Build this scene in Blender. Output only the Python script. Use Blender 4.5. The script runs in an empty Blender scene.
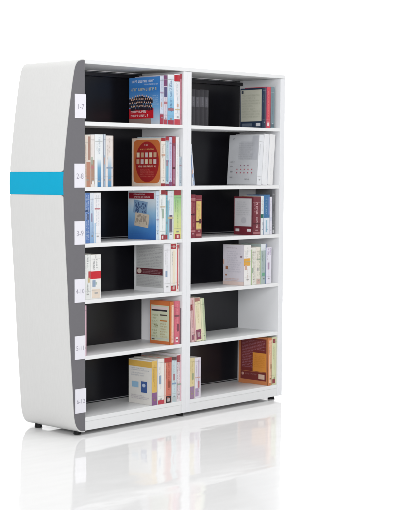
import bpy, bmesh, math, random
from mathutils import Vector, Matrix
random.seed(7)
scene = bpy.context.scene
col = scene.collection
R = math.radians

# ------------------------------------------------------------------ helpers
def lin(c):
    out = []
    for v in c[:3]:
        v = v / 255.0
        out.append(v / 12.92 if v <= 0.04045 else ((v + 0.055) / 1.055) ** 2.4)
    return (*out, 1.0)

_mats = {}
def mat(c, rough=0.45, spec=0.3, vary=0.05, scale=40.0, stretch=(1, 1, 1), bump=0.0, coat=0.0, raw=False):
    key = (tuple(c), rough, spec, vary, scale, stretch, bump, coat)
    if key in _mats:
        return _mats[key]
    m = bpy.data.materials.new('surface_%d' % len(_mats)); m.use_nodes = True
    nt = m.node_tree; b = nt.nodes['Principled BSDF']
    base = tuple(c) + (1.0,) if raw else lin(c)
    b.inputs['Roughness'].default_value = rough
    b.inputs['Specular IOR Level'].default_value = spec
    b.inputs['Coat Weight'].default_value = coat
    tc = nt.nodes.new('ShaderNodeTexCoord'); mp = nt.nodes.new('ShaderNodeMapping')
    mp.inputs['Scale'].default_value = stretch
    nz = nt.nodes.new('ShaderNodeTexNoise'); nz.inputs['Scale'].default_value = scale
    nz.inputs['Detail'].default_value = 4.0
    nt.links.new(tc.outputs['Object'], mp.inputs['Vector']); nt.links.new(mp.outputs['Vector'], nz.inputs['Vector'])
    mx = nt.nodes.new('ShaderNodeMix'); mx.data_type = 'RGBA'
    mx.inputs[6].default_value = tuple(v * (1 - vary) for v in base[:3]) + (1,)
    mx.inputs[7].default_value = tuple(min(1, v * (1 + vary)) for v in base[:3]) + (1,)
    nt.links.new(nz.outputs['Fac'], mx.inputs[0]); nt.links.new(mx.outputs[2], b.inputs['Base Color'])
    if bump:
        bp = nt.nodes.new('ShaderNodeBump'); bp.inputs['Strength'].default_value = bump
        bp.inputs['Distance'].default_value = 0.002
        nt.links.new(nz.outputs['Fac'], bp.inputs['Height']); nt.links.new(bp.outputs['Normal'], b.inputs['Normal'])
    _mats[key] = m
    return m

def grad_mat(stops, axis, length, rough=0.35, blotch=0.12):
    """printed colour ramp running along one axis of the cover"""
    key = ('g', tuple(stops), axis, length)
    if key in _mats: return _mats[key]
    m = bpy.data.materials.new('printed_cover_%d' % len(_mats)); m.use_nodes = True
    nt = m.node_tree; b = nt.nodes['Principled BSDF']
    b.inputs['Roughness'].default_value = rough; b.inputs['Specular IOR Level'].default_value = 0.25
    tc = nt.nodes.new('ShaderNodeTexCoord'); sx = nt.nodes.new('ShaderNodeSeparateXYZ')
    nt.links.new(tc.outputs['Object'], sx.inputs[0])
    nz = nt.nodes.new('ShaderNodeTexNoise'); nz.inputs['Scale'].default_value = 18; nz.inputs['Detail'].default_value = 3
    nt.links.new(tc.outputs['Object'], nz.inputs['Vector'])
    dv = nt.nodes.new('ShaderNodeMath'); dv.operation = 'DIVIDE'; dv.inputs[1].default_value = length
    nt.links.new(sx.outputs[axis], dv.inputs[0])
    ma = nt.nodes.new('ShaderNodeMath'); ma.operation = 'MULTIPLY_ADD'
    ma.inputs[1].default_value = blotch
    nt.links.new(nz.outputs['Fac'], ma.inputs[0]); nt.links.new(dv.outputs[0], ma.inputs[2])
    sb = nt.nodes.new('ShaderNodeMath'); sb.operation = 'SUBTRACT'; sb.inputs[1].default_value = blotch / 2
    nt.links.new(ma.outputs[0], sb.inputs[0])
    stops = [(p, tuple(int(v * 0.93) for v in c)) for p, c in stops]
    rp = nt.nodes.new('ShaderNodeValToRGB')
    els = rp.color_ramp.elements
    els[0].position = stops[0][0]; els[0].color = lin(stops[0][1])
    els[1].position = stops[-1][0]; els[1].color = lin(stops[-1][1])
    for p, c in stops[1:-1]:
        e = els.new(p); e.color = lin(c)
    nt.links.new(sb.outputs[0], rp.inputs[0]); nt.links.new(rp.outputs[0], b.inputs['Base Color'])
    _mats[key] = m
    return m

def box(bm, x0, x1, y0, y1, z0, z1, bev=0.0):
    vs = [bm.verts.new(p) for p in ((x0,y0,z0),(x1,y0,z0),(x1,y1,z0),(x0,y1,z0),(x0,y0,z1),(x1,y0,z1),(x1,y1,z1),(x0,y1,z1))]
    fs = [bm.faces.new([vs[i] for i in f]) for f in ((0,3,2,1),(4,5,6,7),(0,1,5,4),(1,2,6,5),(2,3,7,6),(3,0,4,7))]
    if bev:
        es = {e for f in fs for e in f.edges}
        bmesh.ops.bevel(bm, geom=list(es), offset=bev, segments=2, affect='EDGES', profile=0.6)

def link(name, bm, m, parent=None, smooth=False):
    me = bpy.data.meshes.new(name)
    bmesh.ops.recalc_face_normals(bm, faces=bm.faces)
    bm.to_mesh(me); bm.free()
    if smooth:
        for p in me.polygons: p.use_smooth = True
    o = bpy.data.objects.new(name, me); col.objects.link(o)
    if m: me.materials.append(m)
    if parent: o.parent = parent
    return o

def part(name, m, parent, *boxes, bev=0.0):
    bm = bmesh.new()
    for b in boxes: box(bm, *b, bev=bev)
    return link(name, bm, m, parent)

def empty(name, loc=(0, 0, 0)):
    o = bpy.data.objects.new(name, None); col.objects.link(o); o.location = loc
    o.empty_display_size = 0.1
    return o

# ------------------------------------------------------------------ studio: floor, sweep, lamps
WHITE_LAM = (224, 225, 226)
def floor_material():
    m = bpy.data.materials.new('glossy_white_floor'); m.use_nodes = True
    nt = m.node_tree; b = nt.nodes['Principled BSDF']
    b.inputs['Base Color'].default_value = (0.79, 0.79, 0.79, 1)
    b.inputs['Roughness'].default_value = 0.06
    b.inputs['Specular IOR Level'].default_value = 0.23
    tc = nt.nodes.new('ShaderNodeTexCoord'); mp = nt.nodes.new('ShaderNodeMapping')
    mp.inputs['Rotation'].default_value = (0, 0, R(-48)); mp.inputs['Scale'].default_value = (1.2, 3.5, 1)
    nz = nt.nodes.new('ShaderNodeTexNoise'); nz.inputs['Scale'].default_value = 1.6; nz.inputs['Detail'].default_value = 2
    nt.links.new(tc.outputs['Object'], mp.inputs['Vector']); nt.links.new(mp.outputs['Vector'], nz.inputs['Vector'])
    bp = nt.nodes.new('ShaderNodeBump'); bp.inputs['Strength'].default_value = 0.6; bp.inputs['Distance'].default_value = 0.004
    nt.links.new(nz.outputs['Fac'], bp.inputs['Height']); nt.links.new(bp.outputs['Normal'], b.inputs['Normal'])
    return m

bm = bmesh.new()
bmesh.ops.create_circle(bm, cap_ends=True, segments=96, radius=16.0)
fl = link('floor', bm, floor_material()); fl['kind'] = 'structure'; fl.location.z = 0.003
fl['label'] = 'glossy white studio floor under the bookcase'

# curved seamless wall standing round the far side of the floor
bm = bmesh.new()
prof = [(9.2, -0.03), (9.35, 0.0), (9.6, 0.03), (10.0, 0.13), (10.4, 0.32), (10.7, 0.6), (10.9, 1.0), (11.0, 1.5), (11.0, 7.0)]
rows = []
N = 64
for i in range(N + 1):
    a = R(-75) + R(230) * i / N
    rows.append([bm.verts.new((math.cos(a) * r, math.sin(a) * r, z)) for r, z in prof])
for i in range(N):
    for j in range(len(prof) - 1):
        bm.faces.new((rows[i][j], rows[i + 1][j], rows[i + 1][j + 1], rows[i][j + 1]))
bd = link('backdrop', bm, mat((0.86, 0.86, 0.86), 0.8, 0.1, 0.005, raw=True), smooth=True); bd['kind'] = 'structure'
bd['label'] = 'seamless white studio backdrop curving up behind the bookcase'

def area(name, loc, target, sx, sy, power):
    l = bpy.data.lights.new(name, 'AREA'); l.shape = 'RECTANGLE'; l.size = sx; l.size_y = sy; l.energy = power
    o = bpy.data.objects.new(name, l); col.objects.link(o); o.location = loc
    o.rotation_euler = (Vector(target) - Vector(loc)).to_track_quat('-Z', 'Y').to_euler()
    return o
area('overhead_softbox', (0.4, -0.8, 5.5), (0.4, -0.6, 0), 5.0, 4.0, 235)
area('key_softbox', (-5.7, -5.2, 2.3), (0.8, 0.2, 0.95), 3.2, 2.6, 345)
area('backdrop_lamp', (3.0, 5.5, 6.2), (6.5, 7.5, 1.5), 5.0, 1.5, 420)
area('backdrop_lamp', (6.5, 1.5, 6.2), (9.5, 3.0, 1.5), 5.0, 1.5, 420)
area('backdrop_lamp', (-3.0, 5.5, 6.2), (-3.5, 9.5, 1.5), 5.0, 1.5, 300)

w = bpy.data.worlds.new('World'); scene.world = w; w.use_nodes = True
w.node_tree.nodes['Background'].inputs[0].default_value = (1.0, 1.0, 1.0, 1)
w.node_tree.nodes['Background'].inputs[1].default_value = 0.35

# ------------------------------------------------------------------ bookcase
case = empty('bookcase')
case['label'] = 'white two bay bookcase with slanted end panel, grey edge and cyan band'
case['category'] = 'bookcase'
lam = mat(WHITE_LAM, 0.38, 0.35, 0.012, 6)
lam_in = mat((224, 225, 228), 0.42, 0.3, 0.012, 6)
clad = mat((208, 208, 207), 0.3, 0.45, 0.055, 30, (9, 9, 0.35), bump=0.06)
grey = mat((108, 107, 111), 0.5, 0.2, 0.04, 60)
cyan = mat((0, 162, 200), 0.5, 0.12, 0.03, 30)
black = mat((23, 23, 29), 0.30, 0.35, 0.15, 5, (1.6, 1, 0.12), bump=0.6)
rubber = mat((22, 22, 23), 0.6, 0.2)
metal = mat((150, 152, 156), 0.35, 0.4)
XR0, XR1 = 1.656, 1.701            # right side
PL, PR = 0.7755, 0.8425              # double partition
DEP, BACK = 0.405, 0.324
SH = [1.6765, 1.3303, 1.0319, 0.7297, 0.4291, 0.0965]

# outline of the end panel seen from the front (outer side, top to bottom)
OUT = [(0.0, 2.002), (-0.022, 2.001), (-0.040, 1.997), (-0.054, 1.989), (-0.066, 1.975), (-0.0745, 1.957), (-0.0815, 1.930),
       (-0.0922, 1.880), (-0.1058, 1.800), (-0.1200, 1.710), (-0.1350, 1.600), (-0.148, 1.500), (-0.1575, 1.410),
       (-0.1605, 1.375), (-0.1612, 1.344), (-0.1605, 1.310), (-0.1590, 1.280), (-0.1565, 1.210), (-0.1505, 1.100), (-0.1425, 0.970),
       (-0.131, 0.800), (-0.1205, 0.620), (-0.1125, 0.490), (-0.1025, 0.350), (-0.0930, 0.215), (-0.0885, 0.145),
       (-0.0840, 0.103), (-0.0770, 0.073), (-0.0670, 0.050), (-0.0535, 0.034), (-0.038, 0.024), (-0.020, 0.0185), (0.0, 0.017)]
def lift(z):
    return z + 0.0097 * math.exp(-((z - 0.9) / 0.62) ** 2) - 0.002 * max(0.0, min(1.0, (z - 1.7) / 0.3))
OUT = [(x, lift(z)) for x, z in OUT]
def resample(pts, step=0.012):
    """Catmull-Rom through the points"""
    res = []
    P = [Vector(p) for p in pts]
    for i in range(len(P) - 1):
        p0 = P[max(i - 1, 0)]; p1 = P[i]; p2 = P[i + 1]; p3 = P[min(i + 2, len(P) - 1)]
        n = max(2, int((p2 - p1).length / step))
        for k in range(n):
            t = k / n
            res.append(0.5 * ((2 * p1) + (p2 - p0) * t + (2 * p0 - 5 * p1 + 4 * p2 - p3) * t * t + (3 * p1 - p0 - 3 * p2 + p3) * t ** 3))
    res.append(P[-1])
    return res
CURVE = resample(OUT)
def normal_at(i):
    a = CURVE[max(i - 1, 0)]; b = CURVE[min(i + 1, len(CURVE) - 1)]
    d = (b - a).normalized()
    return Vector((d.y, -d.x))      # inward, to the right of a downward walk is left: flipped below
TH = 0.006
INNER = []
for i, p in enumerate(CURVE):
    n = normal_at(i)
    if i < 3: n = Vector((0, -1))
    if i > len(CURVE) - 3: n = Vector((0, 1))
    c = Vector((0.0, 1.2)) - p
    if n.dot(c) < 0: n = -n
    INNER.append(p + n * TH)
# grey core
bm = bmesh.new()
front = [bm.verts.new((p.x, 0.0, p.y)) for p in INNER]
back_ = [bm.verts.new((p.x, 0.421, p.y)) for p in INNER]
bm.faces.new(front); bm.faces.new(back_)
for i in range(len(front)):
    j = (i + 1) % len(front)
    bm.faces.new((front[i], front[j], back_[j], back_[i]))
end = link('end_panel', bm, grey, case)

BZ0, BZ1 = 1.2905, 1.4105
def cladding(name, m, lo, hi, y0, y1, round_lo, round_hi, rad=0.014, extra=0.0):
    idx = [i for i, p in enumerate(CURVE) if lo <= p.y <= hi]
    def interp(z):
        for i in range(len(CURVE) - 1):
            a, b = CURVE[i], CURVE[i + 1]
            if (a.y - z) * (b.y - z) <= 0 and abs(a.y - b.y) > 1e-6:
                t = (a.y - z) / (a.y - b.y)
                return a.lerp(b, t), INNER[i].lerp(INNER[i + 1], t)
    st = [(CURVE[i], INNER[i]) for i in idx]
    add = []
    if round_hi: add += [hi - rad * k / 8 for k in range(9)]
    if round_lo: add += [lo + rad * k / 8 for k in range(9)]
    if not round_lo and lo > 0: add.append(lo)
    if not round_hi and hi < 2: add.append(hi)
    st = [s for s in st if all(abs(s[0].y - z) > 1e-4 for z in add)]
    for z in add:
        q = interp(z)
        if q: st.append(q)
    # keep walking order from top to bottom
    if add: st.sort(key=lambda s: -s[0].y)
    bm = bmesh.new(); outer = []; inner = []
    ny = 6
    for o, n in st:
        z = o.y; dy = 0.0
        if round_hi and hi - z < rad: d = hi - z; dy = rad - math.sqrt(max(0, rad * rad - (rad - d) ** 2))
        if round_lo and z - lo < rad: d = z - lo; dy = rad - math.sqrt(max(0, rad * rad - (rad - d) ** 2))
        ya, yb = y0 + dy, y1 - dy
        oo = n + (o - n) * (1 + extra)
        outer.append([bm.verts.new((oo.x, ya + (yb - ya) * k / ny, oo.y)) for k in range(ny + 1)])
        inner.append([bm.verts.new((n.x, ya + (yb - ya) * k / ny, n.y)) for k in range(ny + 1)])
    L = len(st)
    for i in range(L - 1):
        for k in range(ny):
            bm.faces.new((outer[i][k], outer[i][k + 1], outer[i + 1][k + 1], outer[i + 1][k]))
            bm.faces.new((inner[i][k], inner[i + 1][k], inner[i + 1][k + 1], inner[i][k + 1]))
        bm.faces.new((outer[i][0], outer[i + 1][0], inner[i + 1][0], inner[i][0]))
        bm.faces.new((outer[i][ny], inner[i][ny], inner[i + 1][ny], outer[i + 1][ny]))
    for k in range(ny):
        bm.faces.new((outer[0][k], inner[0][k], inner[0][k + 1], outer[0][k + 1]))
        bm.faces.new((outer[L-1][k], outer[L-1][k + 1], inner[L-1][k + 1], inner[L-1][k]))
    o = link(name, bm, m, end)
    for p in o.data.polygons: p.use_smooth = True
    md = o.modifiers.new('edges', 'EDGE_SPLIT'); md.split_angle = R(35)
    return o
cladding('cladding', clad, BZ1 + 0.0006, 3.0, 0.002, 0.420, True, False)
cladding('cladding', clad, -1.0, BZ0 - 0.0006, 0.002, 0.420, False, True)
cladding('accent_band', cyan, BZ0, BZ1, 0.001, 0.421, False, False, extra=-0.15)

# carcass
part('top_panel', lam, case, (0.001, XR1, 0.0, DEP, 1.978, 1.9995), bev=0.0012)
part('side_panel', lam_in, case, (XR0, XR1 - 0.001, 0.001, DEP - 0.001, 0.026, 1.977), bev=0.0012)
part('partition', lam_in, case, (PL, 0.8085, 0.001, DEP - 0.002, 0.026, 1.977), bev=0.0012)
part('partition', lam_in, case, (0.8095, PR, 0.001, DEP - 0.002, 0.026, 1.977), bev=0.0012)
BAYS = [(0.001, PL - 0.001), (PR + 0.001, XR0 - 0.001)]
for a, b in BAYS:
    part('back_panel', black, case, (a, b, BACK, BACK + 0.012, 0.03, 1.976))
    part('top_rail', black, case, (a + 0.004, b - 0.004, 0.296, BACK - 0.001, 1.945, 1.966), bev=0.003)
    part('rail_strip', metal, case, (a + 0.004, b - 0.03, 0.300, 0.318, 1.9665, 1.9685))
    for z in SH[:5]:
        part('shelf', lam, case, (a, b, 0.002, BACK - 0.002, z - 0.021, z), bev=0.0012)
    part('bottom_shelf', lam, case, (a, b, 0.002, BACK - 0.002, SH[5] - 0.022, SH[5]), (a, b, 0.003, 0.021, 0.0255, SH[5] - 0.0225), bev=0.001)
    for z in (SH[2], SH[5]):
        part('back_trim', metal, case, (a + 0.004, b - 0.004, BACK - 0.004, BACK - 0.001, z + 0.006, z + 0.009))
for x, y in ((-0.015, 0.046), (-0.026, 0.345), (0.809, 0.05), (0.809, 0.35), (1.655, 0.05), (1.655, 0.35)):
    bm = bmesh.new()
    zt = 0.0235 if x < 0 else 0.0255
    za = 0.0032; zt = zt - za
    bmesh.ops.create_cone(bm, cap_ends=True, segments=28, radius1=0.021, radius2=0.019, depth=zt,
                          matrix=Matrix.Translation((x, y, za + zt / 2)))
    f = link('foot', bm, rubber, case)

# shelf number cards on the grey edge
card_m = mat((224, 223, 231), 0.4, 0.3, 0.02)
ink = mat((156, 153, 167), 0.6, 0.1)
def text_mesh(s, size, m, parent, loc, name):
    cu = bpy.data.curves.new(name, 'FONT'); cu.body = s; cu.size = size; cu.align_x = 'CENTER'; cu.align_y = 'CENTER'
    tmp = bpy.data.objects.new(name, cu); col.objects.link(tmp)
    bpy.context.view_layer.update()
    me = bpy.data.meshes.new_from_object(tmp.evaluated_get(bpy.context.evaluated_depsgraph_get()))
    bpy.data.objects.remove(tmp)
    o = bpy.data.objects.new(name, me); col.objects.link(o)
    me.materials.clear(); me.materials.append(m)
    o.parent = parent; o.location = loc; o.rotation_euler = (R(90), 0, 0)
    return o
CARDS = [('1-7', 1.6928, 1.8178, 0.007), ('2-8', 1.328, 1.453, 0), ('3-9', 1.0285, 1.152, 0), ('4-10', 0.720, 0.844, 0), ('5-11', 0.417, 0.542, 0.001), ('6-12', 0.126, 0.2565, 0.006)]
for s, z0, z1, dx in CARDS:
    c = part('number_card', card_m, case, (-0.077 + dx * 0.5, -0.001 + dx, -0.0022, -0.0004, z0, z1))
    c['label'] = 'white card numbered %s' % s
    text_mesh(s, 0.040 if len(s) == 3 else 0.034, ink, c, (-0.038 + dx * 0.75, -0.0026, (z0 + z1) / 2 - 0.004), 'number')

# ------------------------------------------------------------------ books
PAGES = (236, 232, 222)
def glyph_rows(bm, plane, a0, b0, a1, b1, n, fill=0.55, ragged=True, rng=random):
    """rows of small letter-like strokes in rectangle (a along the row, b up); plane(a,b) -> xyz"""
    rowh = (b1 - b0) / n
    for r in range(n):
        top = b1 - r * rowh - rowh * (1 - fill) / 2
        lh = rowh * fill
        a = a0; stop = a1 - ((a1 - a0) * rng.random() * 0.3 if ragged and rng.random() < 0.4 else 0)
        while a < stop:
            word = rng.randint(2, 6)
            for k in range(word):
                lw = lh * rng.uniform(0.45, 0.8)
                if a + lw > stop: break
                st = max(lh * 0.16, 0.0004)
                quads = [(a, top - lh, a + st, top)]
                if rng.random() < 0.75: quads.append((a + lw - st, top - lh * rng.choice((1, 0.55)), a + lw, top))
                y = top - lh * rng.choice((0, 0.45, 0.85))
                quads.append((a + st, y - st, a + lw - st, y))
                for q in quads:
                    vs = [bm.verts.new(plane(x, z)) for x, z in ((q[0], q[1]), (q[2], q[1]), (q[2], q[3]), (q[0], q[3]))]
                    bm.faces.new(vs)
                a += lw + lh * 0.22
            a += lh * 0.5

def ink_mat(c, *a, **k):
    g = sum(c[:3]) / 3.0
    return mat(tuple(int((v + (g - v) * 0.02) * 0.93) for v in c[:3]), *a, **k)
GROUP = 'books standing on the shelves'
def book(row, x0, x1, h, dep, label, cover, decs=(), spine=None, lean=0.0, y0=0.010, soft=True, pages=PAGES, rng=random):
    """cover: colour of the boards; decs: printed fields on the left cover ('c'), on the spine ('s'), lettering ('ct','st')"""
    k = (-0.0118, -0.0087, -0.006, -0.003, 0.0, 0.0033)[row]
    free = lean != 0
    x0, x1 = x0 * (1 + k), x1 * (1 + k)
    if x0 < 0.8: x0, x1 = max(x0, 0.0015), min(x1, PL - 0.0008)
    else: x0, x1 = max(x0, PR + 0.0008), min(x1, XR0 - 0.0008)
    dep = dep - 0.006
    t = x1 - x0 - 0.0012
    x0 = x0 + 0.0006
    d = dep - y0
    if lean > 0: root = empty('book', (x0 + t, y0, SH[row] + 0.0006)); ox = -t
    else: root = empty('book', (x0, y0, SH[row] + 0.0006)); ox = 0.0
    root.rotation_euler = (0, R(lean), 0)
    root['label'] = label; root['category'] = 'book'; root['group'] = GROUP
    lum = spine if isinstance(spine, tuple) else (cover if isinstance(cover, tuple) else None)
    ct = min(0.0012 if soft else 0.0026, t * 0.2)
    inset = 0.0006 if soft else 0.004
    cm = cover if isinstance(cover, bpy.types.Material) else ink_mat(cover, 0.36, 0.25, 0.05, 30)
    bm = bmesh.new()
    box(bm, ox, ox + ct, 0.0002, d, 0, h, bev=ct * 0.3)
    box(bm, ox + t - ct, ox + t, 0.0002, d, 0, h, bev=ct * 0.3)
    # spine, gently rounded
    n = 6; bulge = min(0.0012 if soft else 0.004, t * 0.12)
    pts = [(ox + t * k / n, -bulge * math.sin(math.pi * k / n)) for k in range(n + 1)]
    lo = [bm.verts.new((x, y, 0.0)) for x, y in pts]; hi = [bm.verts.new((x, y, h)) for x, y in pts]
    lo2 = [bm.verts.new((x, ct * 1.2, 0.0)) for x, y in (pts[-1], pts[0])]; hi2 = [bm.verts.new((x, ct * 1.2, h)) for x, y in (pts[-1], pts[0])]
    for k in range(n): bm.faces.new((lo[k], lo[k + 1], hi[k + 1], hi[k]))
    bm.faces.new(lo + lo2); bm.faces.new(hi + hi2)
    bm.faces.new((lo2[0], lo2[1], hi2[1], hi2[0]))
    bm.faces.new((lo[n], lo2[0], hi2[0], hi[n])); bm.faces.new((lo[0], hi[0], hi2[1], lo2[1]))
    body = link('cover', bm, cm, root)
    part('pages', ink_mat(pages, 0.8, 0.1, 0.06, 300, (1, 0.05, 0.05)), root, (ox + ct + 0.0002, ox + t - ct - 0.0002, ct * 1.3, d - inset - 0.001, inset, h - inset))
    def spine_y(s): return -bulge * math.sin(math.pi * s)
    lay_c = 0; lay_s = 0; fine = True
    def spine_field(s0, v0, s1, v1, m, name, k):
        bm = bmesh.new(); off = 0.00025 * (k + 1)
        m_ = 5
        A = []
        for i in range(m_ + 1):
            s = s0 + (s1 - s0) * i / m_
            A.append((bm.verts.new((ox + t * s, spine_y(s) - off, h * v0)), bm.verts.new((ox + t * s, spine_y(s) - off, h * v1))))
        for i in range(m_): bm.faces.new((A[i][0], A[i + 1][0], A[i + 1][1], A[i][1]))
        return link(name, bm, m, root)
    if spine is not None:
        spine_field(0.02, 0.001, 0.98, 0.999, spine if isinstance(spine, bpy.types.Material) else ink_mat(spine, 0.36, 0.25, 0.05, 30), 'spine', 0); lay_s = 1
    for dc in decs:
        kind, u0, v0, u1, v1, c = dc[:6]
        nm = dc[6] if len(dc) > 6 and isinstance(dc[6], str) else None
        m = c if isinstance(c, bpy.types.Material) else ink_mat(c, 0.36, 0.25, 0.06, 45)
        if kind == 's':
            spine_field(u0, v0, u1, v1, m, nm or 'spine_label', lay_s); lay_s += 1
        elif kind == 'c':
            off = 0.00025 * (lay_c + 1)
            bm = bmesh.new()
            box(bm, ox - off, ox - off + 0.0002, d * (1 - u1), d * (1 - u0), h * v0, h * v1)
            link(nm or 'printed_panel', bm, m, root); lay_c += 1
        elif kind in ('ce', 'cr', 'cq'):     # ellipse, rounded panel, tilted picture
            off = 0.00025 * (lay_c + 1)
            bm = bmesh.new(); yc, zc = d * (1 - (u0 + u1) / 2), h * (v0 + v1) / 2
            ry, rz = d * (u1 - u0) / 2, h * (v1 - v0) / 2
            pw = 1.0 if kind == 'ce' else 0.25
            if kind == 'cq':
                a = R(dc[7]); P = []
                for sy, sz in ((-1, -1), (1, -1), (1, 1), (-1, 1)):
                    P.append((yc + sy * ry * math.cos(a) - sz * rz * math.sin(a), zc + sy * ry * math.sin(a) + sz * rz * math.cos(a)))
            else:
                P = []
                for k in range(48):
                    a = 2 * math.pi * k / 48
                    cx, sx = math.cos(a), math.sin(a)
                    P.append((yc + ry * math.copysign(abs(cx) ** pw, cx), zc + rz * math.copysign(abs(sx) ** pw, sx)))
            bm.faces.new([bm.verts.new((ox - off, y, z)) for y, z in P])
            link(nm or 'printed_panel', bm, m, root); lay_c += 1
        elif kind == 'ct':                  # lettering on the cover
            bm = bmesh.new(); off = 0.00025 * (lay_c + 1)
            glyph_rows(bm, lambda a, b: (ox - off, d - a, b), d * u0, h * v0, d * u1, h * v1, dc[6] if isinstance(dc[6], int) else dc[7])
            link('cover_lettering', bm, m, root); lay_c += 1
        elif kind == 'st':                  # lettering running down the spine
            bm = bmesh.new(); off = bulge + 0.00025 * (lay_s + 1)
            n_ = dc[6] if len(dc) > 6 and isinstance(dc[6], int) else 1
            glyph_rows(bm, lambda a, b: (ox + b, -off, h * v1 - a), 0, t * u0, h * (v1 - v0), t * u1, n_, fill=0.42 if n_ == 1 and t > 0.028 else 0.55, ragged=False)
            link('spine_lettering', bm, m, root); lay_s += 1
        elif kind == 'plain': fine = False
        elif kind == 'crowd':               # printed rows of little standing people
            off = 0.00025 * (lay_c + 1)
            bb = bmesh.new(); hb = bmesh.new()
            nr, nc = dc[6], dc[7]
            cw = d * (u1 - u0) / nc; rh = h * (v1 - v0) / nr
            for r_ in range(nr):
                for k in range(nc):
                    a = d * u0 + cw * (k + 0.5 + (0.5 if r_ % 2 else 0) - 0.25) + rng.uniform(-.15, .15) * cw
                    e = abs((k + 0.5) / nc - 0.5)
                    b = h * v1 - rh * (r_ + 0.45) - e * rh * (1.6 if r_ == 0 else 0.5) + rng.uniform(-.12, .12) * rh
                    o2 = off + 0.00004 * r_
                    hr = cw * 0.27
                    hb.faces.new([hb.verts.new((ox - o2 - 0.00003, d - a - hr * math.cos(q * math.pi / 4), b + hr * 1.15 * math.sin(q * math.pi / 4))) for q in range(8)])
                    P = [(-.62, -2.9), (.62, -2.9), (.55, -.75), (.2, -.35), (-.2, -.35), (-.55, -.75)]
                    bb.faces.new([bb.verts.new((ox - o2, d - a - x * cw * 0.8, b + y * cw * 0.5)) for x, y in P])
            link('printed_crowd', bb, m, root)
            link('printed_faces', hb, mat((206, 170, 150), 0.4, 0.25), root); lay_c += 1
        elif kind == 'dots':                # scattered little printed marks / people
            bm = bmesh.new(); off = 0.00025 * (lay_c + 1)
            for n_d in range(dc[6]):
                y = d * (1 - rng.uniform(u0, u1)); z = h * rng.uniform(v0, v1); s = dc[7] * rng.uniform(0.6, 1.3)
                bm.faces.new([bm.verts.new((ox - off - 4e-6 * n_d, y + a * s, z + b * s * 1.4)) for a, b in ((-1, -1), (1, -1), (1, 1), (-1, 1))])
            link('printed_marks', bm, m, root); lay_c += 1
    if fine and t > 0.012:
        pal = ((176, 60, 70), (96, 132, 178), (206, 168, 96), (124, 156, 128), (150, 110, 150), (210, 140, 110), (150, 150, 160))
        b0 = lum if lum is not None else (170, 190, 205)
        pick = lambda: tuple(int(0.55 * p + 0.45 * q_ * 0.9) for p, q_ in zip(rng.choice(pal), b0)) if sum(b0) > 480 else tuple(int(v_ * rng.uniform(0.6, 0.75)) if rng.random() < 2 else v_ for v_ in b0)
        if rng.random() < 0.5:
            v = rng.uniform(0.26, 0.7); spine_field(0.08, v, 0.92, v + rng.uniform(0.012, 0.05), ink_mat(pick(), 0.4, 0.25), 'spine_stripe', lay_s)
        if rng.random() < 0.5:
            v = rng.uniform(0.24, 0.5); a_ = rng.uniform(0.1, 0.6); spine_field(a_, v, a_ + 0.3, v + rng.uniform(0.05, 0.2), ink_mat(pick(), 0.4, 0.25), 'spine_panel', lay_s + 0.5)
        # publisher's mark, rules and small author line on the spine
        bm = bmesh.new(); off = bulge + 0.00025 * (lay_s + 1)
        def q(s0, v0, s1, v1):
            bm.faces.new([bm.verts.new((ox + t * a, -off, h * b)) for a, b in ((s0, v0), (s1, v0), (s1, v1), (s0, v1))])
        e = rng.uniform(0.84, 0.93)
        f_ = rng.uniform(0.16, 0.22)
        q(0.34, f_ - 0.075, 0.66, f_ - 0.045)
        bm2 = bm; bm = bmesh.new()
        glyph_rows(bm, lambda a, b: (ox + b, -off, h * 0.82 - a), 0, t * rng.uniform(0.14, 0.2), h * rng.uniform(0.15, 0.3), t * rng.uniform(0.3, 0.36), 1, fill=0.7, ragged=False, rng=rng)
        base = lum if lum is not None else (200, 200, 200)
        L = sum(base) / 3
        c = tuple(int(v * 0.72) for v in base) if L > 140 else tuple(int(v + (235 - v) * 0.45) for v in base)
        link('author_line', bm, ink_mat(c, 0.4, 0.25), root)
        link('publisher_mark', bm2, ink_mat(c, 0.4, 0.25), root)
        spine_field(0.06, e, 0.94, e + 0.006, ink_mat(c, 0.4, 0.25), 'spine_rule', lay_s + 1)
        spine_field(0.06, f_, 0.94, f_ + 0.004, ink_mat(c, 0.4, 0.25), 'spine_rule', lay_s + 1)
    return root

W_ = (240, 240, 242); RED = (168, 34, 46); MAROON = (112, 34, 46); BLK = (30, 28, 32); GREYT = (140, 140, 146)
# --- first row, left bay
book(0, 0.596, 0.628, 0.264, 0.257, 'blue book showing a crowd of people above a red banner', grad_mat(((0.0, (196, 205, 215)), (0.35, (110, 165, 215)), (0.75, (52, 118, 190)), (1.0, (70, 135, 205))), 2, 0.264),
     [('c', 0, 0, 0.72, 0.14, (150, 128, 122)), ('c', 0.0, 0.13, 0.80, 0.345, (196, 28, 44), 'title_banner'), ('crowd', 0.02, 0.36, 0.76, 0.66, (38, 34, 46), 4, 11),
      ('ct', 0.06, 0.15, 0.72, 0.32, (246, 240, 240), 2), ('ct', 0.06, 0.69, 0.95, 0.80, (206, 200, 150), 1), ('ct', 0.5, 0.82, 0.95, 0.87, (200, 220, 240), 1), ('ct', 0.78, 0.4, 0.97, 0.62, (170, 200, 230), 5), ('ct', 0.1, 0.87, 0.86, 0.96, (236, 240, 248), 1),
      ('s', 0.02, 0.0, 0.98, 0.22, (170, 60, 80)), ('st', 0.25, 0.3, 0.75, 0.95, (90, 110, 160))], spine=(206, 216, 232))
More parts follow.
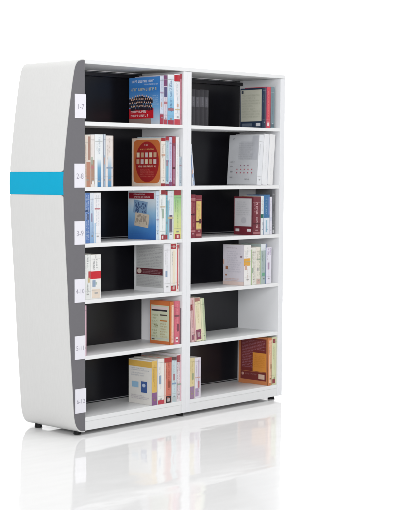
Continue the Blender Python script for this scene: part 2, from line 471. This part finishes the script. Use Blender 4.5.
book(0, 0.628, 0.660, 0.271, 0.24, 'white book with a plum coloured spine head beside the blue crowd book', (214, 208, 220),
     [('s', 0.02, 0.78, 0.98, 1.0, (120, 70, 110)), ('s', 0.1, 0.56, 0.9, 0.76, (86, 84, 128)), ('s', 0.05, 0.0, 0.95, 0.1, (178, 70, 84)), ('st', 0.3, 0.12, 0.7, 0.55, (150, 120, 160))])
book(0, 0.660, 0.715, 0.276, 0.235, 'thick sky blue book with a white spine head on the top shelf', grad_mat(((0, (120, 178, 216)), (0.5, (150, 198, 228)), (0.85, (214, 230, 240)), (1, (238, 242, 246))), 2, 0.276),
     [('s', 0.05, 0.0, 0.95, 0.09, (170, 60, 80)), ('st', 0.25, 0.25, 0.75, 0.9, (70, 110, 165))])
book(0, 0.715, 0.765, 0.281, 0.23, 'white book with bright red head and red tail band on the top shelf', (236, 236, 240),
     [('s', 0.0, 0.86, 1, 0.985, (190, 44, 58)), ('s', 0.02, 0.0, 0.98, 0.11, (196, 70, 84)), ('st', 0.3, 0.2, 0.7, 0.8, (170, 190, 205))], soft=False)
book(0, 0.765, 0.7795, 0.284, 0.23, 'thin pinkish red book against the partition on the top shelf', (196, 132, 146), [('st', 0.2, 0.1, 0.8, 0.9, (150, 60, 80)), ('s', 0, 0.9, 1, 1, (170, 60, 74))])
# --- first row, right bay
for i, (a, b, hh) in enumerate(((0.843, 0.880, 0.203), (0.880, 0.918, 0.206), (0.918, 0.957, 0.204), (0.957, 0.996, 0.207), (0.996, 1.034, 0.205))):
    book(0, a, b, hh, 0.21, ('charcoal grey volume touching the partition, first of a dark set of five', 'charcoal grey volume second from the partition in the dark set',
         'charcoal grey volume in the middle of the dark set of five', 'charcoal grey volume fourth from the partition in the dark set', 'charcoal grey volume at the open end of the dark set')[i], (46, 45, 50),
         [('s', 0.06, 0.52, 0.94, 0.80, (82, 81, 88)), ('plain', 0, 0, 0, 0, (9, 9, 9)), ('st', 0.3, 0.56, 0.7, 0.78, (120, 120, 128)), ('st', 0.35, 0.1, 0.65, 0.45, (66, 66, 74))], y0=0.03)
book(0, 1.505, 1.540, 0.240, 0.187, 'navy bordered book with a pale cream cover panel', (38, 52, 76),
     [('c', 0.03, 0.17, 0.97, 0.955, (190, 190, 176), 'cover_panel'), ('c', 0.08, 0.045, 0.55, 0.12, (96, 108, 124)), ('c', 0.72, 0.045, 0.92, 0.125, (200, 204, 210)), ('c', 0.06, 0.86, 0.15, 0.94, (60, 66, 78)),
      ('ct', 0.1, 0.25, 0.9, 0.85, (172, 174, 158), 9)], soft=False)
book(0, 1.540, 1.590, 0.246, 0.18, 'coral red book with a white square at the spine foot', (214, 78, 92), [('s', 0, 0, 0.12, 1, (104, 52, 92)), ('s', 0.35, 0.05, 0.75, 0.15, (240, 224, 226)), ('st', 0.3, 0.25, 0.8, 0.9, (232, 130, 130))])
book(0, 1.592, 1.627, 0.248, 0.18, 'thin teal grey book at the end of the top right shelf', (118, 142, 150), [('st', 0.3, 0.3, 0.7, 0.9, (86, 104, 116)), ('s', 0.1, 0.03, 0.9, 0.1, (90, 110, 120))])
# --- second row, left bay
book(1, 0.002, 0.052, 0.274, 0.22, 'cream book with a tan streaked spine touching the grey end panel', (226, 214, 204), [('s', 0.60, 0.52, 0.98, 0.97, (176, 140, 126)), ('s', 0.35, 0.0, 0.98, 0.48, (188, 138, 116)), ('st', 0.1, 0.2, 0.4, 0.8, (190, 160, 146))])
book(1, 0.052, 0.082, 0.275, 0.22, 'white book with a brown lower spine and small white mark', (236, 230, 226), [('s', 0.1, 0.05, 0.95, 0.52, (178, 142, 124)), ('s', 0.3, 0.05, 0.8, 0.12, (244, 240, 238))])
book(1, 0.082, 0.144, 0.278, 0.22, 'wide white book with a soft blue streak low on its spine', (236, 240, 243), [('s', 0.32, 0.0, 0.78, 0.52, grad_mat(((0, (70, 130, 180)), (0.7, (120, 170, 205)), (1.0, (214, 228, 238))), 2, 0.145)), ('st', 0.3, 0.6, 0.8, 0.95, (176, 190, 204))])
book(1, 0.144, 0.165, 0.279, 0.22, 'slim grey and blue striped book among the white ones', (206, 214, 224), [('s', 0.05, 0.0, 0.35, 1.0, (150, 158, 172)), ('s', 0.45, 0.0, 0.7, 0.6, (140, 178, 208))])
book(1, 0.165, 0.223, 0.273, 0.22, 'white book with beige edges and a blue lower spine', (234, 226, 222), [('s', 0.25, 0.0, 0.75, 0.6, grad_mat(((0, (86, 142, 186)), (0.6, (150, 188, 214)), (1, (228, 228, 230))), 2, 0.165)), ('s', 0.9, 0, 1, 1, (206, 186, 176)), ('st', 0.25, 0.66, 0.7, 0.95, (196, 180, 176))])
oval = [('cr', 0.06, 0.06, 0.97, 0.965, (196, 108, 58), 'cover_panel'), ('ce', 0.14, 0.08, 0.93, 0.93, (158, 40, 42), 'printed_oval'),
        ('ct', 0.3, 0.74, 0.78, 0.79, (236, 190, 120), 1), ('ct', 0.24, 0.38, 0.86, 0.44, (240, 222, 200), 1), ('ct', 0.3, 0.18, 0.78, 0.36, (206, 110, 96), 4), ('ct', 0.44, 0.83, 0.62, 0.88, (240, 226, 214), 1)]
for r_ in range(2):
    for k in range(5):
        oval.append(('c', 0.19 + k * 0.143, 0.60 - r_ * 0.14, 0.285 + k * 0.143, 0.70 - r_ * 0.14, ((222, 206, 178), (196, 160, 130), (206, 190, 190))[(k + r_) % 3], 'printed_square'))
book(1, 0.606, 0.643, 0.269, 0.247, 'cream book with orange cover and a red oval of small squares', (224, 206, 190), oval + [('s', 0, 0.93, 1, 1, (160, 44, 50)), ('s', 0, 0, 1, 0.06, (150, 50, 56)), ('st', 0.3, 0.2, 0.7, 0.85, (208, 190, 176))], spine=(236, 230, 222))
book(1, 0.643, 0.673, 0.276, 0.235, 'pale teal book beside the red oval book', (190, 212, 222), [('s', 0, 0.92, 1, 1, (164, 56, 66)), ('s', 0.2, 0.1, 0.8, 0.5, (120, 172, 198)), ('s', 0, 0, 1, 0.05, (140, 70, 90)), ('st', 0.3, 0.55, 0.7, 0.9, (110, 150, 180))])
book(1, 0.673, 0.697, 0.273, 0.235, 'slim lavender book beside a maroon one', (206, 206, 232), [('st', 0.2, 0.15, 0.8, 0.9, (150, 150, 200)), ('s', 0, 0, 1, 0.09, (130, 80, 120))])
book(1, 0.697, 0.728, 0.279, 0.235, 'maroon book between lavender and white ones', (140, 70, 92), [('s', 0.1, 0.86, 0.9, 0.99, (170, 60, 66)), ('s', 0.25, 0.05, 0.75, 0.8, (168, 112, 138)), ('st', 0.35, 0.15, 0.65, 0.75, (220, 190, 204))])
book(1, 0.728, 0.757, 0.274, 0.235, 'plain white book to the right of the maroon one', (240, 240, 241), [('plain', 0, 0, 0, 0, (9, 9, 9)), ('st', 0.3, 0.2, 0.7, 0.85, (214, 214, 220))])
book(1, 0.757, 0.7785, 0.165, 0.235, 'short pale blue grey booklet against the partition', (190, 204, 214), [('st', 0.3, 0.1, 0.7, 0.9, (150, 170, 188))])
# --- second row, right bay
book(1, 0.8725, 0.893, 0.238, 0.22, 'white and blue book leaning alone on the partition', (226, 230, 238), [('s', 0.05, 0.2, 0.5, 0.75, (120, 146, 190)), ('s', 0.3, 0.02, 0.95, 0.3, (168, 186, 214)), ('st', 0.4, 0.6, 0.8, 0.95, (130, 150, 180))], lean=-7)
book(1, 1.452, 1.500, 0.300, 0.248, 'large pale grey book with red dots and faint type on its cover', (206, 208, 212),
     [('ct', 0.12, 0.90, 0.28, 0.95, (130, 130, 140), 1), ('c', 0.40, 0.50, 0.80, 0.88, (198, 200, 206)), ('c', 0.78, 0.5, 0.98, 0.98, (190, 192, 198))] +
     [('c', 0.30 + k * 0.125, 0.295, 0.335 + k * 0.125, 0.318, (196, 110, 124), 'red_mark') for k in range(5)] + [('c', 0.30 + k * 0.125, 0.225, 0.335 + k * 0.125, 0.25, (186, 100, 116), 'red_mark') for k in range(5)] +
     [('c', 0.42 + k * 0.125, 0.37, 0.46 + k * 0.125, 0.39, (160, 120, 140), 'red_mark') for k in range(3)] +
     [('ct', 0.10, 0.43, 0.24, 0.48, GREYT, 1), ('ct', 0.10, 0.34, 0.24, 0.39, GREYT, 1), ('ct', 0.10, 0.23, 0.24, 0.29, GREYT, 1), ('ct', 0.10, 0.12, 0.24, 0.17, GREYT, 1), ('ct', 0.60, 0.08, 0.80, 0.13, GREYT, 1), ('ct', 0.36, 0.5, 0.84, 0.85, (184, 186, 192), 8)],
     spine=(232, 234, 238), lean=4.5)
book(1, 1.5005, 1.556, 0.306, 0.24, 'thick white book in the tall white row, next to the dotted one', (238, 239, 242), [('plain', 0, 0, 0, 0, (9, 9, 9)), ('st', 0.35, 0.3, 0.6, 0.9, (222, 222, 228))], lean=4.5)
book(1, 1.5565, 1.612, 0.305, 0.24, 'thick white book nearest the right side panel on its shelf', (240, 240, 241), [('plain', 0, 0, 0, 0, (9, 9, 9)), ('st', 0.35, 0.1, 0.6, 0.6, (224, 224, 230)), ('s', 0, 0, 0.06, 1, (216, 218, 226))], lean=4.5)
# --- third row, left bay
book(2, 0.002, 0.046, 0.267, 0.2, 'blue book with white lettering down its spine by the end panel', (92, 128, 190), [('s', 0.0, 0, 0.22, 1, (190, 206, 228)), ('st', 0.3, 0.05, 0.9, 0.95, (206, 218, 240), 2)])
book(2, 0.046, 0.077, 0.267, 0.2, 'pale blue book fading to white at the top of its spine', grad_mat(((0, (130, 166, 208)), (0.5, (186, 208, 230)), (1, (232, 236, 242))), 2, 0.267), [('st', 0.3, 0.2, 0.7, 0.9, (130, 150, 200))])
book(2, 0.077, 0.128, 0.267, 0.2, 'white book with faint grey lines beside the empty black gap', (240, 240, 244), [('st', 0.2, 0.3, 0.8, 0.95, (196, 200, 212), 2), ('s', 0.05, 0, 0.25, 0.4, (176, 204, 228))])
book(2, 0.563, 0.592, 0.271, 0.235, 'book with a deep blue cover, dark red title band and tilted picture', grad_mat(((0.0, (46, 98, 172)), (0.25, (74, 132, 194)), (0.55, (146, 186, 216)), (0.8, (206, 218, 226)), (1, (216, 223, 228))), 2, 0.271),
     [('c', 0.03, 0.84, 0.93, 0.965, (140, 30, 44), 'title_banner'), ('ct', 0.2, 0.905, 0.76, 0.955, (236, 220, 222), 1), ('ct', 0.24, 0.85, 0.80, 0.90, (236, 220, 222), 1), ('cq', 0.20, 0.53, 0.70, 0.80, (126, 156, 188), 'picture', 7), ('cq', 0.26, 0.26, 0.76, 0.54, (200, 188, 170), 'picture', 7),
      ('dots', 0.26, 0.55, 0.66, 0.76, (66, 88, 128), 40, 0.0035), ('dots', 0.30, 0.32, 0.70, 0.50, (158, 146, 134), 44, 0.0035), ('ct', 0.1, 0.08, 0.8, 0.15, (70, 130, 205), 2),
      ('st', 0.25, 0.1, 0.75, 0.9, (110, 150, 195))], spine=(206, 222, 236))
book(2, 0.592, 0.645, 0.276, 0.225, 'white book with dark red head and tail blocks beside the deep blue cover', (236, 240, 240), [('s', 0.25, 0.90, 1, 1, (150, 50, 58)), ('s', 0.25, 0.0, 1, 0.10, (160, 56, 66)), ('s', 0.35, 0.02, 0.6, 0.08, (236, 214, 214)), ('st', 0.35, 0.2, 0.65, 0.85, (190, 204, 204))])
book(2, 0.645, 0.660, 0.270, 0.225, 'very thin teal book between two white ones', (120, 182, 196), [('s', 0, 0, 1, 0.1, (160, 56, 66)), ('s', 0, 0.92, 1, 1, (150, 50, 58))])
book(2, 0.660, 0.711, 0.273, 0.225, 'white book with a dark grey violet lower spine', (226, 232, 238), [('s', 0.28, 0.14, 0.78, 0.5, (110, 96, 118)), ('s', 0.0, 0, 0.25, 0.8, (150, 194, 216)), ('s', 0.3, 0.04, 0.75, 0.12, (240, 240, 240)), ('st', 0.4, 0.55, 0.7, 0.95, (196, 204, 214))])
book(2, 0.711, 0.773, 0.275, 0.225, 'green to yellow book with dark red squares at head and foot', grad_mat(((0.1, (226, 224, 150)), (0.45, (206, 222, 160)), (0.85, (150, 202, 140))), 2, 0.275), [('s', 0.04, 0.895, 0.96, 1, (160, 60, 68)), ('s', 0.15, 0.0, 0.9, 0.10, (170, 66, 74)), ('s', 0.4, 0.02, 0.65, 0.08, (236, 206, 200)), ('st', 0.35, 0.2, 0.7, 0.8, (150, 180, 120))])
# --- third row, right bay
book(2, 0.842, 0.897, 0.249, 0.2, 'dark red book with pale tail lines touching the partition', (132, 48, 62), [('s', 0, 0.86, 1, 0.92, (176, 110, 112)), ('s', 0, 0.14, 1, 0.18, (190, 120, 124)), ('s', 0.1, 0.2, 0.4, 0.84, (170, 90, 96)), ('st', 0.5, 0.25, 0.85, 0.8, (206, 140, 140))])
book(2, 0.897, 0.952, 0.245, 0.2, 'dark red book with a long yellow spine label', (128, 46, 58), [('s', 0.12, 0.2, 0.92, 0.86, (222, 196, 120)), ('st', 0.35, 0.25, 0.7, 0.8, (170, 130, 80)), ('s', 0.1, 0.04, 0.9, 0.1, (180, 110, 110))])
book(2, 1.412, 1.492, 0.231, 0.160, 'thick maroon book with a pale grey cover panel and tan page tops', (116, 42, 54), [('c', 0.04, 0.225, 0.95, 0.95, (206, 206, 210), 'cover_panel'), ('c', 0.1, 0.09, 0.3, 0.16, (226, 220, 222)), ('c', 0.72, 0.09, 0.93, 0.16, (226, 220, 222)), ('ct', 0.15, 0.5, 0.85, 0.88, (176, 178, 184), 7), ('ce', 0.4, 0.3, 0.68, 0.46, (190, 190, 196)),
     ('s', 0.0, 0.0, 0.12, 1.0, (92, 30, 42)), ('st', 0.3, 0.15, 0.75, 0.85, (226, 190, 194)), ('s', 0.1, 0.03, 0.9, 0.08, (170, 110, 116))], pages=(214, 172, 104))
book(2, 1.492, 1.520, 0.235, 0.15, 'slim white book with one green dot on its spine', (232, 236, 238), [('s', 0.0, 0.43, 0.95, 0.53, (40, 110, 96)), ('st', 0.3, 0.6, 0.7, 0.9, (150, 170, 180))])
book(2, 1.520, 1.583, 0.241, 0.15, 'blue book with a white spine foot by the white lavender one', (64, 118, 168), [('s', 0.05, 0.0, 0.98, 0.42, (226, 232, 240)), ('s', 0.3, 0.06, 0.6, 0.36, (150, 190, 206)), ('s', 0.78, 0.5, 0.98, 0.95, (120, 140, 200)), ('st', 0.25, 0.5, 0.65, 0.92, (180, 210, 230))])
book(2, 1.583, 1.606, 0.228, 0.15, 'slim white lavender book beside a dark grey one', (228, 226, 238), [('st', 0.3, 0.3, 0.7, 0.9, (170, 170, 200))])
book(2, 1.606, 1.632, 0.277, 0.15, 'tall dark grey book by the right side panel', (104, 106, 110), [('st', 0.3, 0.2, 0.7, 0.9, (150, 150, 154)), ('s', 0.2, 0.02, 0.8, 0.1, (190, 190, 194))])
# --- fourth row, left bay
book(3, 0.002, 0.052, 0.242, 0.2, 'white book with dark marks along its spine by the end panel', (234, 236, 234), [('st', 0.3, 0.1, 0.75, 0.35, (90, 96, 100)), ('st', 0.3, 0.68, 0.75, 0.97, (120, 126, 130)), ('s', 0.0, 0.05, 0.15, 0.5, (200, 208, 200)), ('s', 0.62, 0.45, 0.98, 0.62, (196, 74, 76))])
book(3, 0.052, 0.128, 0.240, 0.2, 'white book with a bold red band across its spine', (240, 240, 238), [('s', 0.0, 0.45, 1.0, 0.62, (206, 44, 54)), ('st', 0.2, 0.65, 0.7, 0.88, (130, 134, 140), 2), ('st', 0.35, 0.9, 0.6, 0.98, (150, 150, 156)), ('s', 0.1, 0.02, 0.9, 0.22, (232, 218, 202)), ('s', 0.45, 0.32, 0.6, 0.38, (180, 200, 190))])
book(3, 0.630, 0.684, 0.279, 0.249, 'grey cover of dense type with a dark maroon logo band', (222, 223, 225), [('c', 0.07, 0.09, 0.965, 0.965, (182, 183, 183), 'cover_panel'), ('ct', 0.11, 0.5, 0.93, 0.93, (128, 128, 130), 14), ('ct', 0.11, 0.12, 0.93, 0.33, (138, 138, 140), 7), ('c', 0.08, 0.345, 0.96, 0.475, (92, 40, 48), 'title_banner'), ('ce', 0.11, 0.36, 0.25, 0.46, (206, 190, 180), 'round_logo'), ('ct', 0.3, 0.365, 0.92, 0.455, (176, 140, 146), 3),
      ('st', 0.3, 0.2, 0.6, 0.9, (206, 208, 214))], spine=(238, 238, 242))
book(3, 0.684, 0.739, 0.280, 0.235, 'white book with red squares at the head and foot of its spine', (240, 236, 230), [('s', 0.05, 0.88, 0.85, 0.985, (176, 60, 66)), ('s', 0.05, 0.02, 0.85, 0.13, (176, 60, 66)), ('s', 0.3, 0.91, 0.6, 0.95, (226, 180, 176)), ('s', 0.3, 0.05, 0.6, 0.1, (226, 180, 176)), ('s', 0.35, 0.16, 0.7, 0.85, (238, 228, 206))])
book(3, 0.739, 0.759, 0.275, 0.235, 'thin book with a red striped spine near the partition', (236, 216, 214), [('s', 0.0, 0.05, 0.4, 0.97, (206, 106, 106)), ('s', 0, 0.9, 1, 0.98, (190, 80, 86))])
# --- fourth row, right bay
book(3, 1.333, 1.399, 0.245, 0.179, 'lavender white book with an orange sticker on its spine', (222, 218, 226), [('ct', 0.15, 0.90, 0.85, 0.94, (140, 110, 130), 1), ('ct', 0.2, 0.3, 0.85, 0.86, (196, 194, 206), 10), ('c', 0.12, 0.38, 0.24, 0.46, (176, 120, 90)), ('c', 0.1, 0.22, 0.2, 0.26, (176, 130, 110)), ('c', 0.82, 0.68, 0.92, 0.72, (150, 130, 140)), ('c', 0.0, 0.5, 0.06, 0.62, (216, 176, 160)), ('ct', 0.1, 0.1, 0.9, 0.17, (216, 160, 130), 2), ('c', 0.0, 0.0, 1.0, 0.09, (230, 208, 200)),
      ('s', 0.0, 0.48, 0.9, 0.66, (228, 170, 70), 'orange_sticker'), ('st', 0.35, 0.7, 0.65, 0.95, (190, 196, 190)), ('st', 0.3, 0.08, 0.7, 0.4, (210, 190, 180))], spine=(240, 238, 236))
book(3, 1.399, 1.447, 0.228, 0.17, 'short white speckled book with a green edge by the orange sticker', (232, 232, 222), [('s', 0.0, 0.0, 0.2, 0.95, (170, 190, 150)), ('st', 0.3, 0.05, 0.9, 0.9, (190, 170, 160), 2)])
book(3, 1.447, 1.494, 0.230, 0.17, 'short cream speckled book with a pale red foot', (234, 228, 216), [('st', 0.2, 0.2, 0.8, 0.9, (160, 176, 140), 2), ('s', 0.1, 0.02, 0.9, 0.14, (206, 176, 166)), ('s', 0.85, 0, 1, 1, (176, 196, 160))])
book(3, 1.494, 1.545, 0.246, 0.17, 'teal grey book with a white head standing taller than its neighbours', (176, 192, 190), [('s', 0, 0.84, 1, 1, (226, 232, 236)), ('st', 0.2, 0.3, 0.6, 0.8, (120, 146, 146), 2), ('s', 0.2, 0.2, 0.7, 0.28, (110, 170, 140)), ('s', 0.86, 0, 1, 1, (96, 116, 176))])
book(3, 1.545, 1.600, 0.223, 0.17, 'white book with purple lettering near its spine head', (232, 230, 242), [('st', 0.2, 0.78, 0.9, 0.97, (150, 110, 176), 2), ('st', 0.35, 0.1, 0.65, 0.6, (210, 206, 226))])
# --- fifth row, left bay
book(4, 0.002, 0.020, 0.270, 0.2, 'thin pink booklet alone against the grey end panel', (226, 186, 200), [('s', 0.0, 0.0, 0.35, 1, (236, 222, 226))])
book(4, 0.680, 0.712, 0.246, 0.172, 'orange bordered book with a pale green cover panel and black heading', (206, 116, 66),
     [('c', 0.06, 0.075, 0.95, 0.90, (206, 212, 184), 'cover_panel'), ('c', 0.08, 0.76, 0.85, 0.80, (54, 50, 56)), ('c', 0.08, 0.80, 0.9, 0.87, (222, 206, 206)), ('c', 0.5, 0.66, 0.86, 0.69, (84, 76, 70)), ('c', 0.5, 0.53, 0.86, 0.56, (196, 130, 70)), ('c', 0.2, 0.42, 0.4, 0.44, (120, 110, 60)), ('ct', 0.1, 0.14, 0.46, 0.7, (160, 166, 130), 8), ('ct', 0.52, 0.14, 0.9, 0.5, (190, 160, 110), 6), ('c', 0.1, 0.09, 0.24, 0.115, (90, 84, 80)), ('c', 0.06, 0.12, 0.95, 0.13, (190, 200, 210)),
      ('s', 0.3, 0.05, 0.95, 0.92, (238, 206, 184)), ('s', 0.4, 0.08, 0.8, 0.3, (240, 190, 180))], soft=False)
book(4, 0.712, 0.762, 0.247, 0.165, 'rose pink book with a white square at the spine foot', (216, 112, 128), [('s', 0.3, 0.05, 0.7, 0.17, (244, 226, 230)), ('st', 0.3, 0.25, 0.75, 0.92, (236, 160, 166)), ('s', 0.0, 0, 0.1, 1, (190, 90, 110))])
book(4, 0.762, 0.7785, 0.203, 0.165, 'shorter dark plum grey booklet behind the rose pink book', (122, 96, 104), [('st', 0.2, 0.2, 0.8, 0.9, (150, 130, 136))])
# --- fifth row, right bay (three leaning on the partition)
book(4, 0.8645, 0.908, 0.255, 0.2, 'pinkish book with red streaks leaning on the partition, first of three', (222, 186, 186), [('s', 0.0, 0.72, 0.5, 0.86, (150, 50, 60)), ('s', 0.5, 0.0, 0.7, 0.95, (206, 150, 150)), ('s', 0.1, 0.05, 0.45, 0.16, (150, 90, 110)), ('st', 0.1, 0.3, 0.45, 0.66, (170, 110, 120))], lean=-5)
book(4, 0.9085, 0.958, 0.253, 0.2, 'leaning cream yellow book with a plum patch at its foot', (236, 226, 192), [('s', 0.0, 0.04, 0.85, 0.27, (138, 70, 96)), ('s', 0.2, 0.1, 0.6, 0.2, (190, 150, 166)), ('st', 0.3, 0.4, 0.7, 0.92, (206, 190, 140)), ('s', 0.0, 0.92, 0.9, 1.0, (170, 120, 110))], lean=-5)
book(4, 0.9585, 0.992, 0.248, 0.2, 'outermost leaning book with a pale green spine', (196, 208, 172), [('s', 0.0, 0, 0.4, 1, (224, 224, 190)), ('st', 0.5, 0.2, 0.9, 0.9, (150, 166, 130))], lean=-5)
# --- sixth row, left bay
book(5, 0.530, 0.572, 0.255, 0.201, 'cream covered book with a yellow spine and two small blue squares', (226, 224, 220),
     [('c', 0.0, 0.84, 1.0, 0.975, (222, 178, 88), 'title_banner'), ('ct', 0.1, 0.74, 0.9, 0.82, (150, 156, 170), 2), ('ct', 0.1, 0.62, 0.7, 0.72, (176, 180, 190), 2), ('c', 0.14, 0.36, 0.44, 0.50, (150, 190, 220)), ('c', 0.55, 0.26, 0.80, 0.52, (66, 96, 156), 'blue_emblem'), ('ce', 0.6, 0.38, 0.74, 0.46, (190, 206, 230)), ('ct', 0.12, 0.1, 0.9, 0.2, (170, 160, 180), 3),
      ('s', 0.02, 0.30, 0.98, 0.98, (222, 184, 96)), ('s', 0.02, 0.0, 0.98, 0.28, (140, 96, 144)), ('st', 0.35, 0.4, 0.7, 0.9, (190, 146, 70))], spine=(220, 190, 120))
book(5, 0.572, 0.632, 0.260, 0.195, 'wide white book with a red foot right of the yellow spine', (240, 238, 234), [('s', 0.1, 0.0, 1, 0.09, (196, 70, 84)), ('st', 0.35, 0.3, 0.65, 0.9, (210, 206, 206)), ('s', 0, 0, 0.12, 1, (200, 196, 200))])
book(5, 0.632, 0.693, 0.262, 0.195, 'salmon book with a black block at the spine foot', (214, 122, 102), [('s', 0.05, 0.0, 0.95, 0.15, (44, 38, 44)), ('s', 0.4, 0.03, 0.75, 0.1, (190, 180, 180)), ('s', 0, 0, 0.2, 1, (230, 200, 190)), ('st', 0.4, 0.25, 0.8, 0.9, (176, 76, 66)), ('s', 0, 0.9, 1, 1, (176, 60, 60))])
book(5, 0.693, 0.735, 0.262, 0.195, 'pale ice blue book between salmon and patterned spines', (206, 222, 228), [('st', 0.3, 0.2, 0.7, 0.9, (170, 190, 200)), ('s', 0.1, 0.02, 0.9, 0.12, (190, 204, 206)), ('s', 0, 0.93, 1, 1, (96, 70, 70))])
book(5, 0.735, 0.7785, 0.273, 0.195, 'white book with a dark red zigzag pattern against the partition', (232, 224, 228), [('st', 0.05, 0.03, 0.7, 0.97, (140, 48, 70), 2), ('s', 0.0, 0.84, 0.8, 0.98, (164, 76, 84)), ('s', 0.8, 0, 1, 1, (236, 196, 206))])
# --- sixth row, right bay
book(5, 0.842, 0.890, 0.240, 0.2, 'cream yellow book with a plum foot touching the partition', (226, 210, 160), [('s', 0.1, 0.0, 0.95, 0.3, (160, 130, 160)), ('st', 0.35, 0.35, 0.7, 0.9, (196, 170, 110))])
book(5, 0.890, 0.943, 0.238, 0.2, 'lavender white book beside the plum footed one', (230, 224, 234), [('s', 0.55, 0.05, 0.75, 0.95, (196, 176, 200)), ('s', 0.1, 0.04, 0.5, 0.24, (176, 150, 186)), ('st', 0.1, 0.35, 0.5, 0.9, (206, 196, 214))])
book(5, 1.566, 1.604, 0.297, 0.253, 'red brown book with an orange picture square and orange border', (206, 132, 84),
     [('c', 0.07, 0.09, 0.93, 0.965, (124, 54, 52), 'cover_panel'), ('ct', 0.12, 0.34, 0.5, 0.72, (186, 132, 150), 11), ('ct', 0.12, 0.72, 0.9, 0.93, (190, 136, 152), 7), ('c', 0.48, 0.28, 0.93, 0.67, (228, 150, 66), 'picture'), ('ct', 0.52, 0.36, 0.88, 0.62, (206, 126, 44), 7), ('ce', 0.11, 0.175, 0.19, 0.235, (206, 160, 150)), ('ct', 0.24, 0.18, 0.62, 0.24, (160, 110, 110), 1), ('c', 0.68, 0.125, 0.88, 0.225, (220, 190, 170)), ('c', 0.07, 0.265, 0.93, 0.272, (206, 132, 84)),
      ('s', 0.2, 0.05, 0.95, 0.95, (236, 190, 158)), ('st', 0.4, 0.3, 0.8, 0.85, (206, 140, 100))], soft=False)
book(5, 1.605, 1.650, 0.298, 0.24, 'cream green book with maroon squares, nearest the right side panel', (218, 220, 178), [('s', 0.1, 0.88, 0.7, 0.97, (150, 62, 70)), ('s', 0.1, 0.03, 0.7, 0.13, (146, 60, 66)), ('st', 0.3, 0.3, 0.6, 0.8, (190, 196, 140))])

# ------------------------------------------------------------------ camera
cam = bpy.data.cameras.new('camera'); co = bpy.data.objects.new('camera', cam); col.objects.link(co)
cam.sensor_fit = 'HORIZONTAL'; cam.sensor_width = 36.0; cam.lens = 1387.484 / 401 * 36
cam.shift_x = (200.5 - 102.375) / 401
cam.shift_y = (292.05 - 255) / 401
cam.clip_end = 200
co.location = (-5.0971, -5.3062, 1.4058)
co.rotation_euler = (math.pi / 2 - 0.08573, 0, -0.77789)
scene.camera = co
scene.view_settings.view_transform = 'Standard'; scene.view_settings.look = 'None'
scene.view_settings.exposure = 0.0; scene.view_settings.gamma = 1.0
scene.cycles.max_bounces = 10; scene.cycles.diffuse_bounces = 6
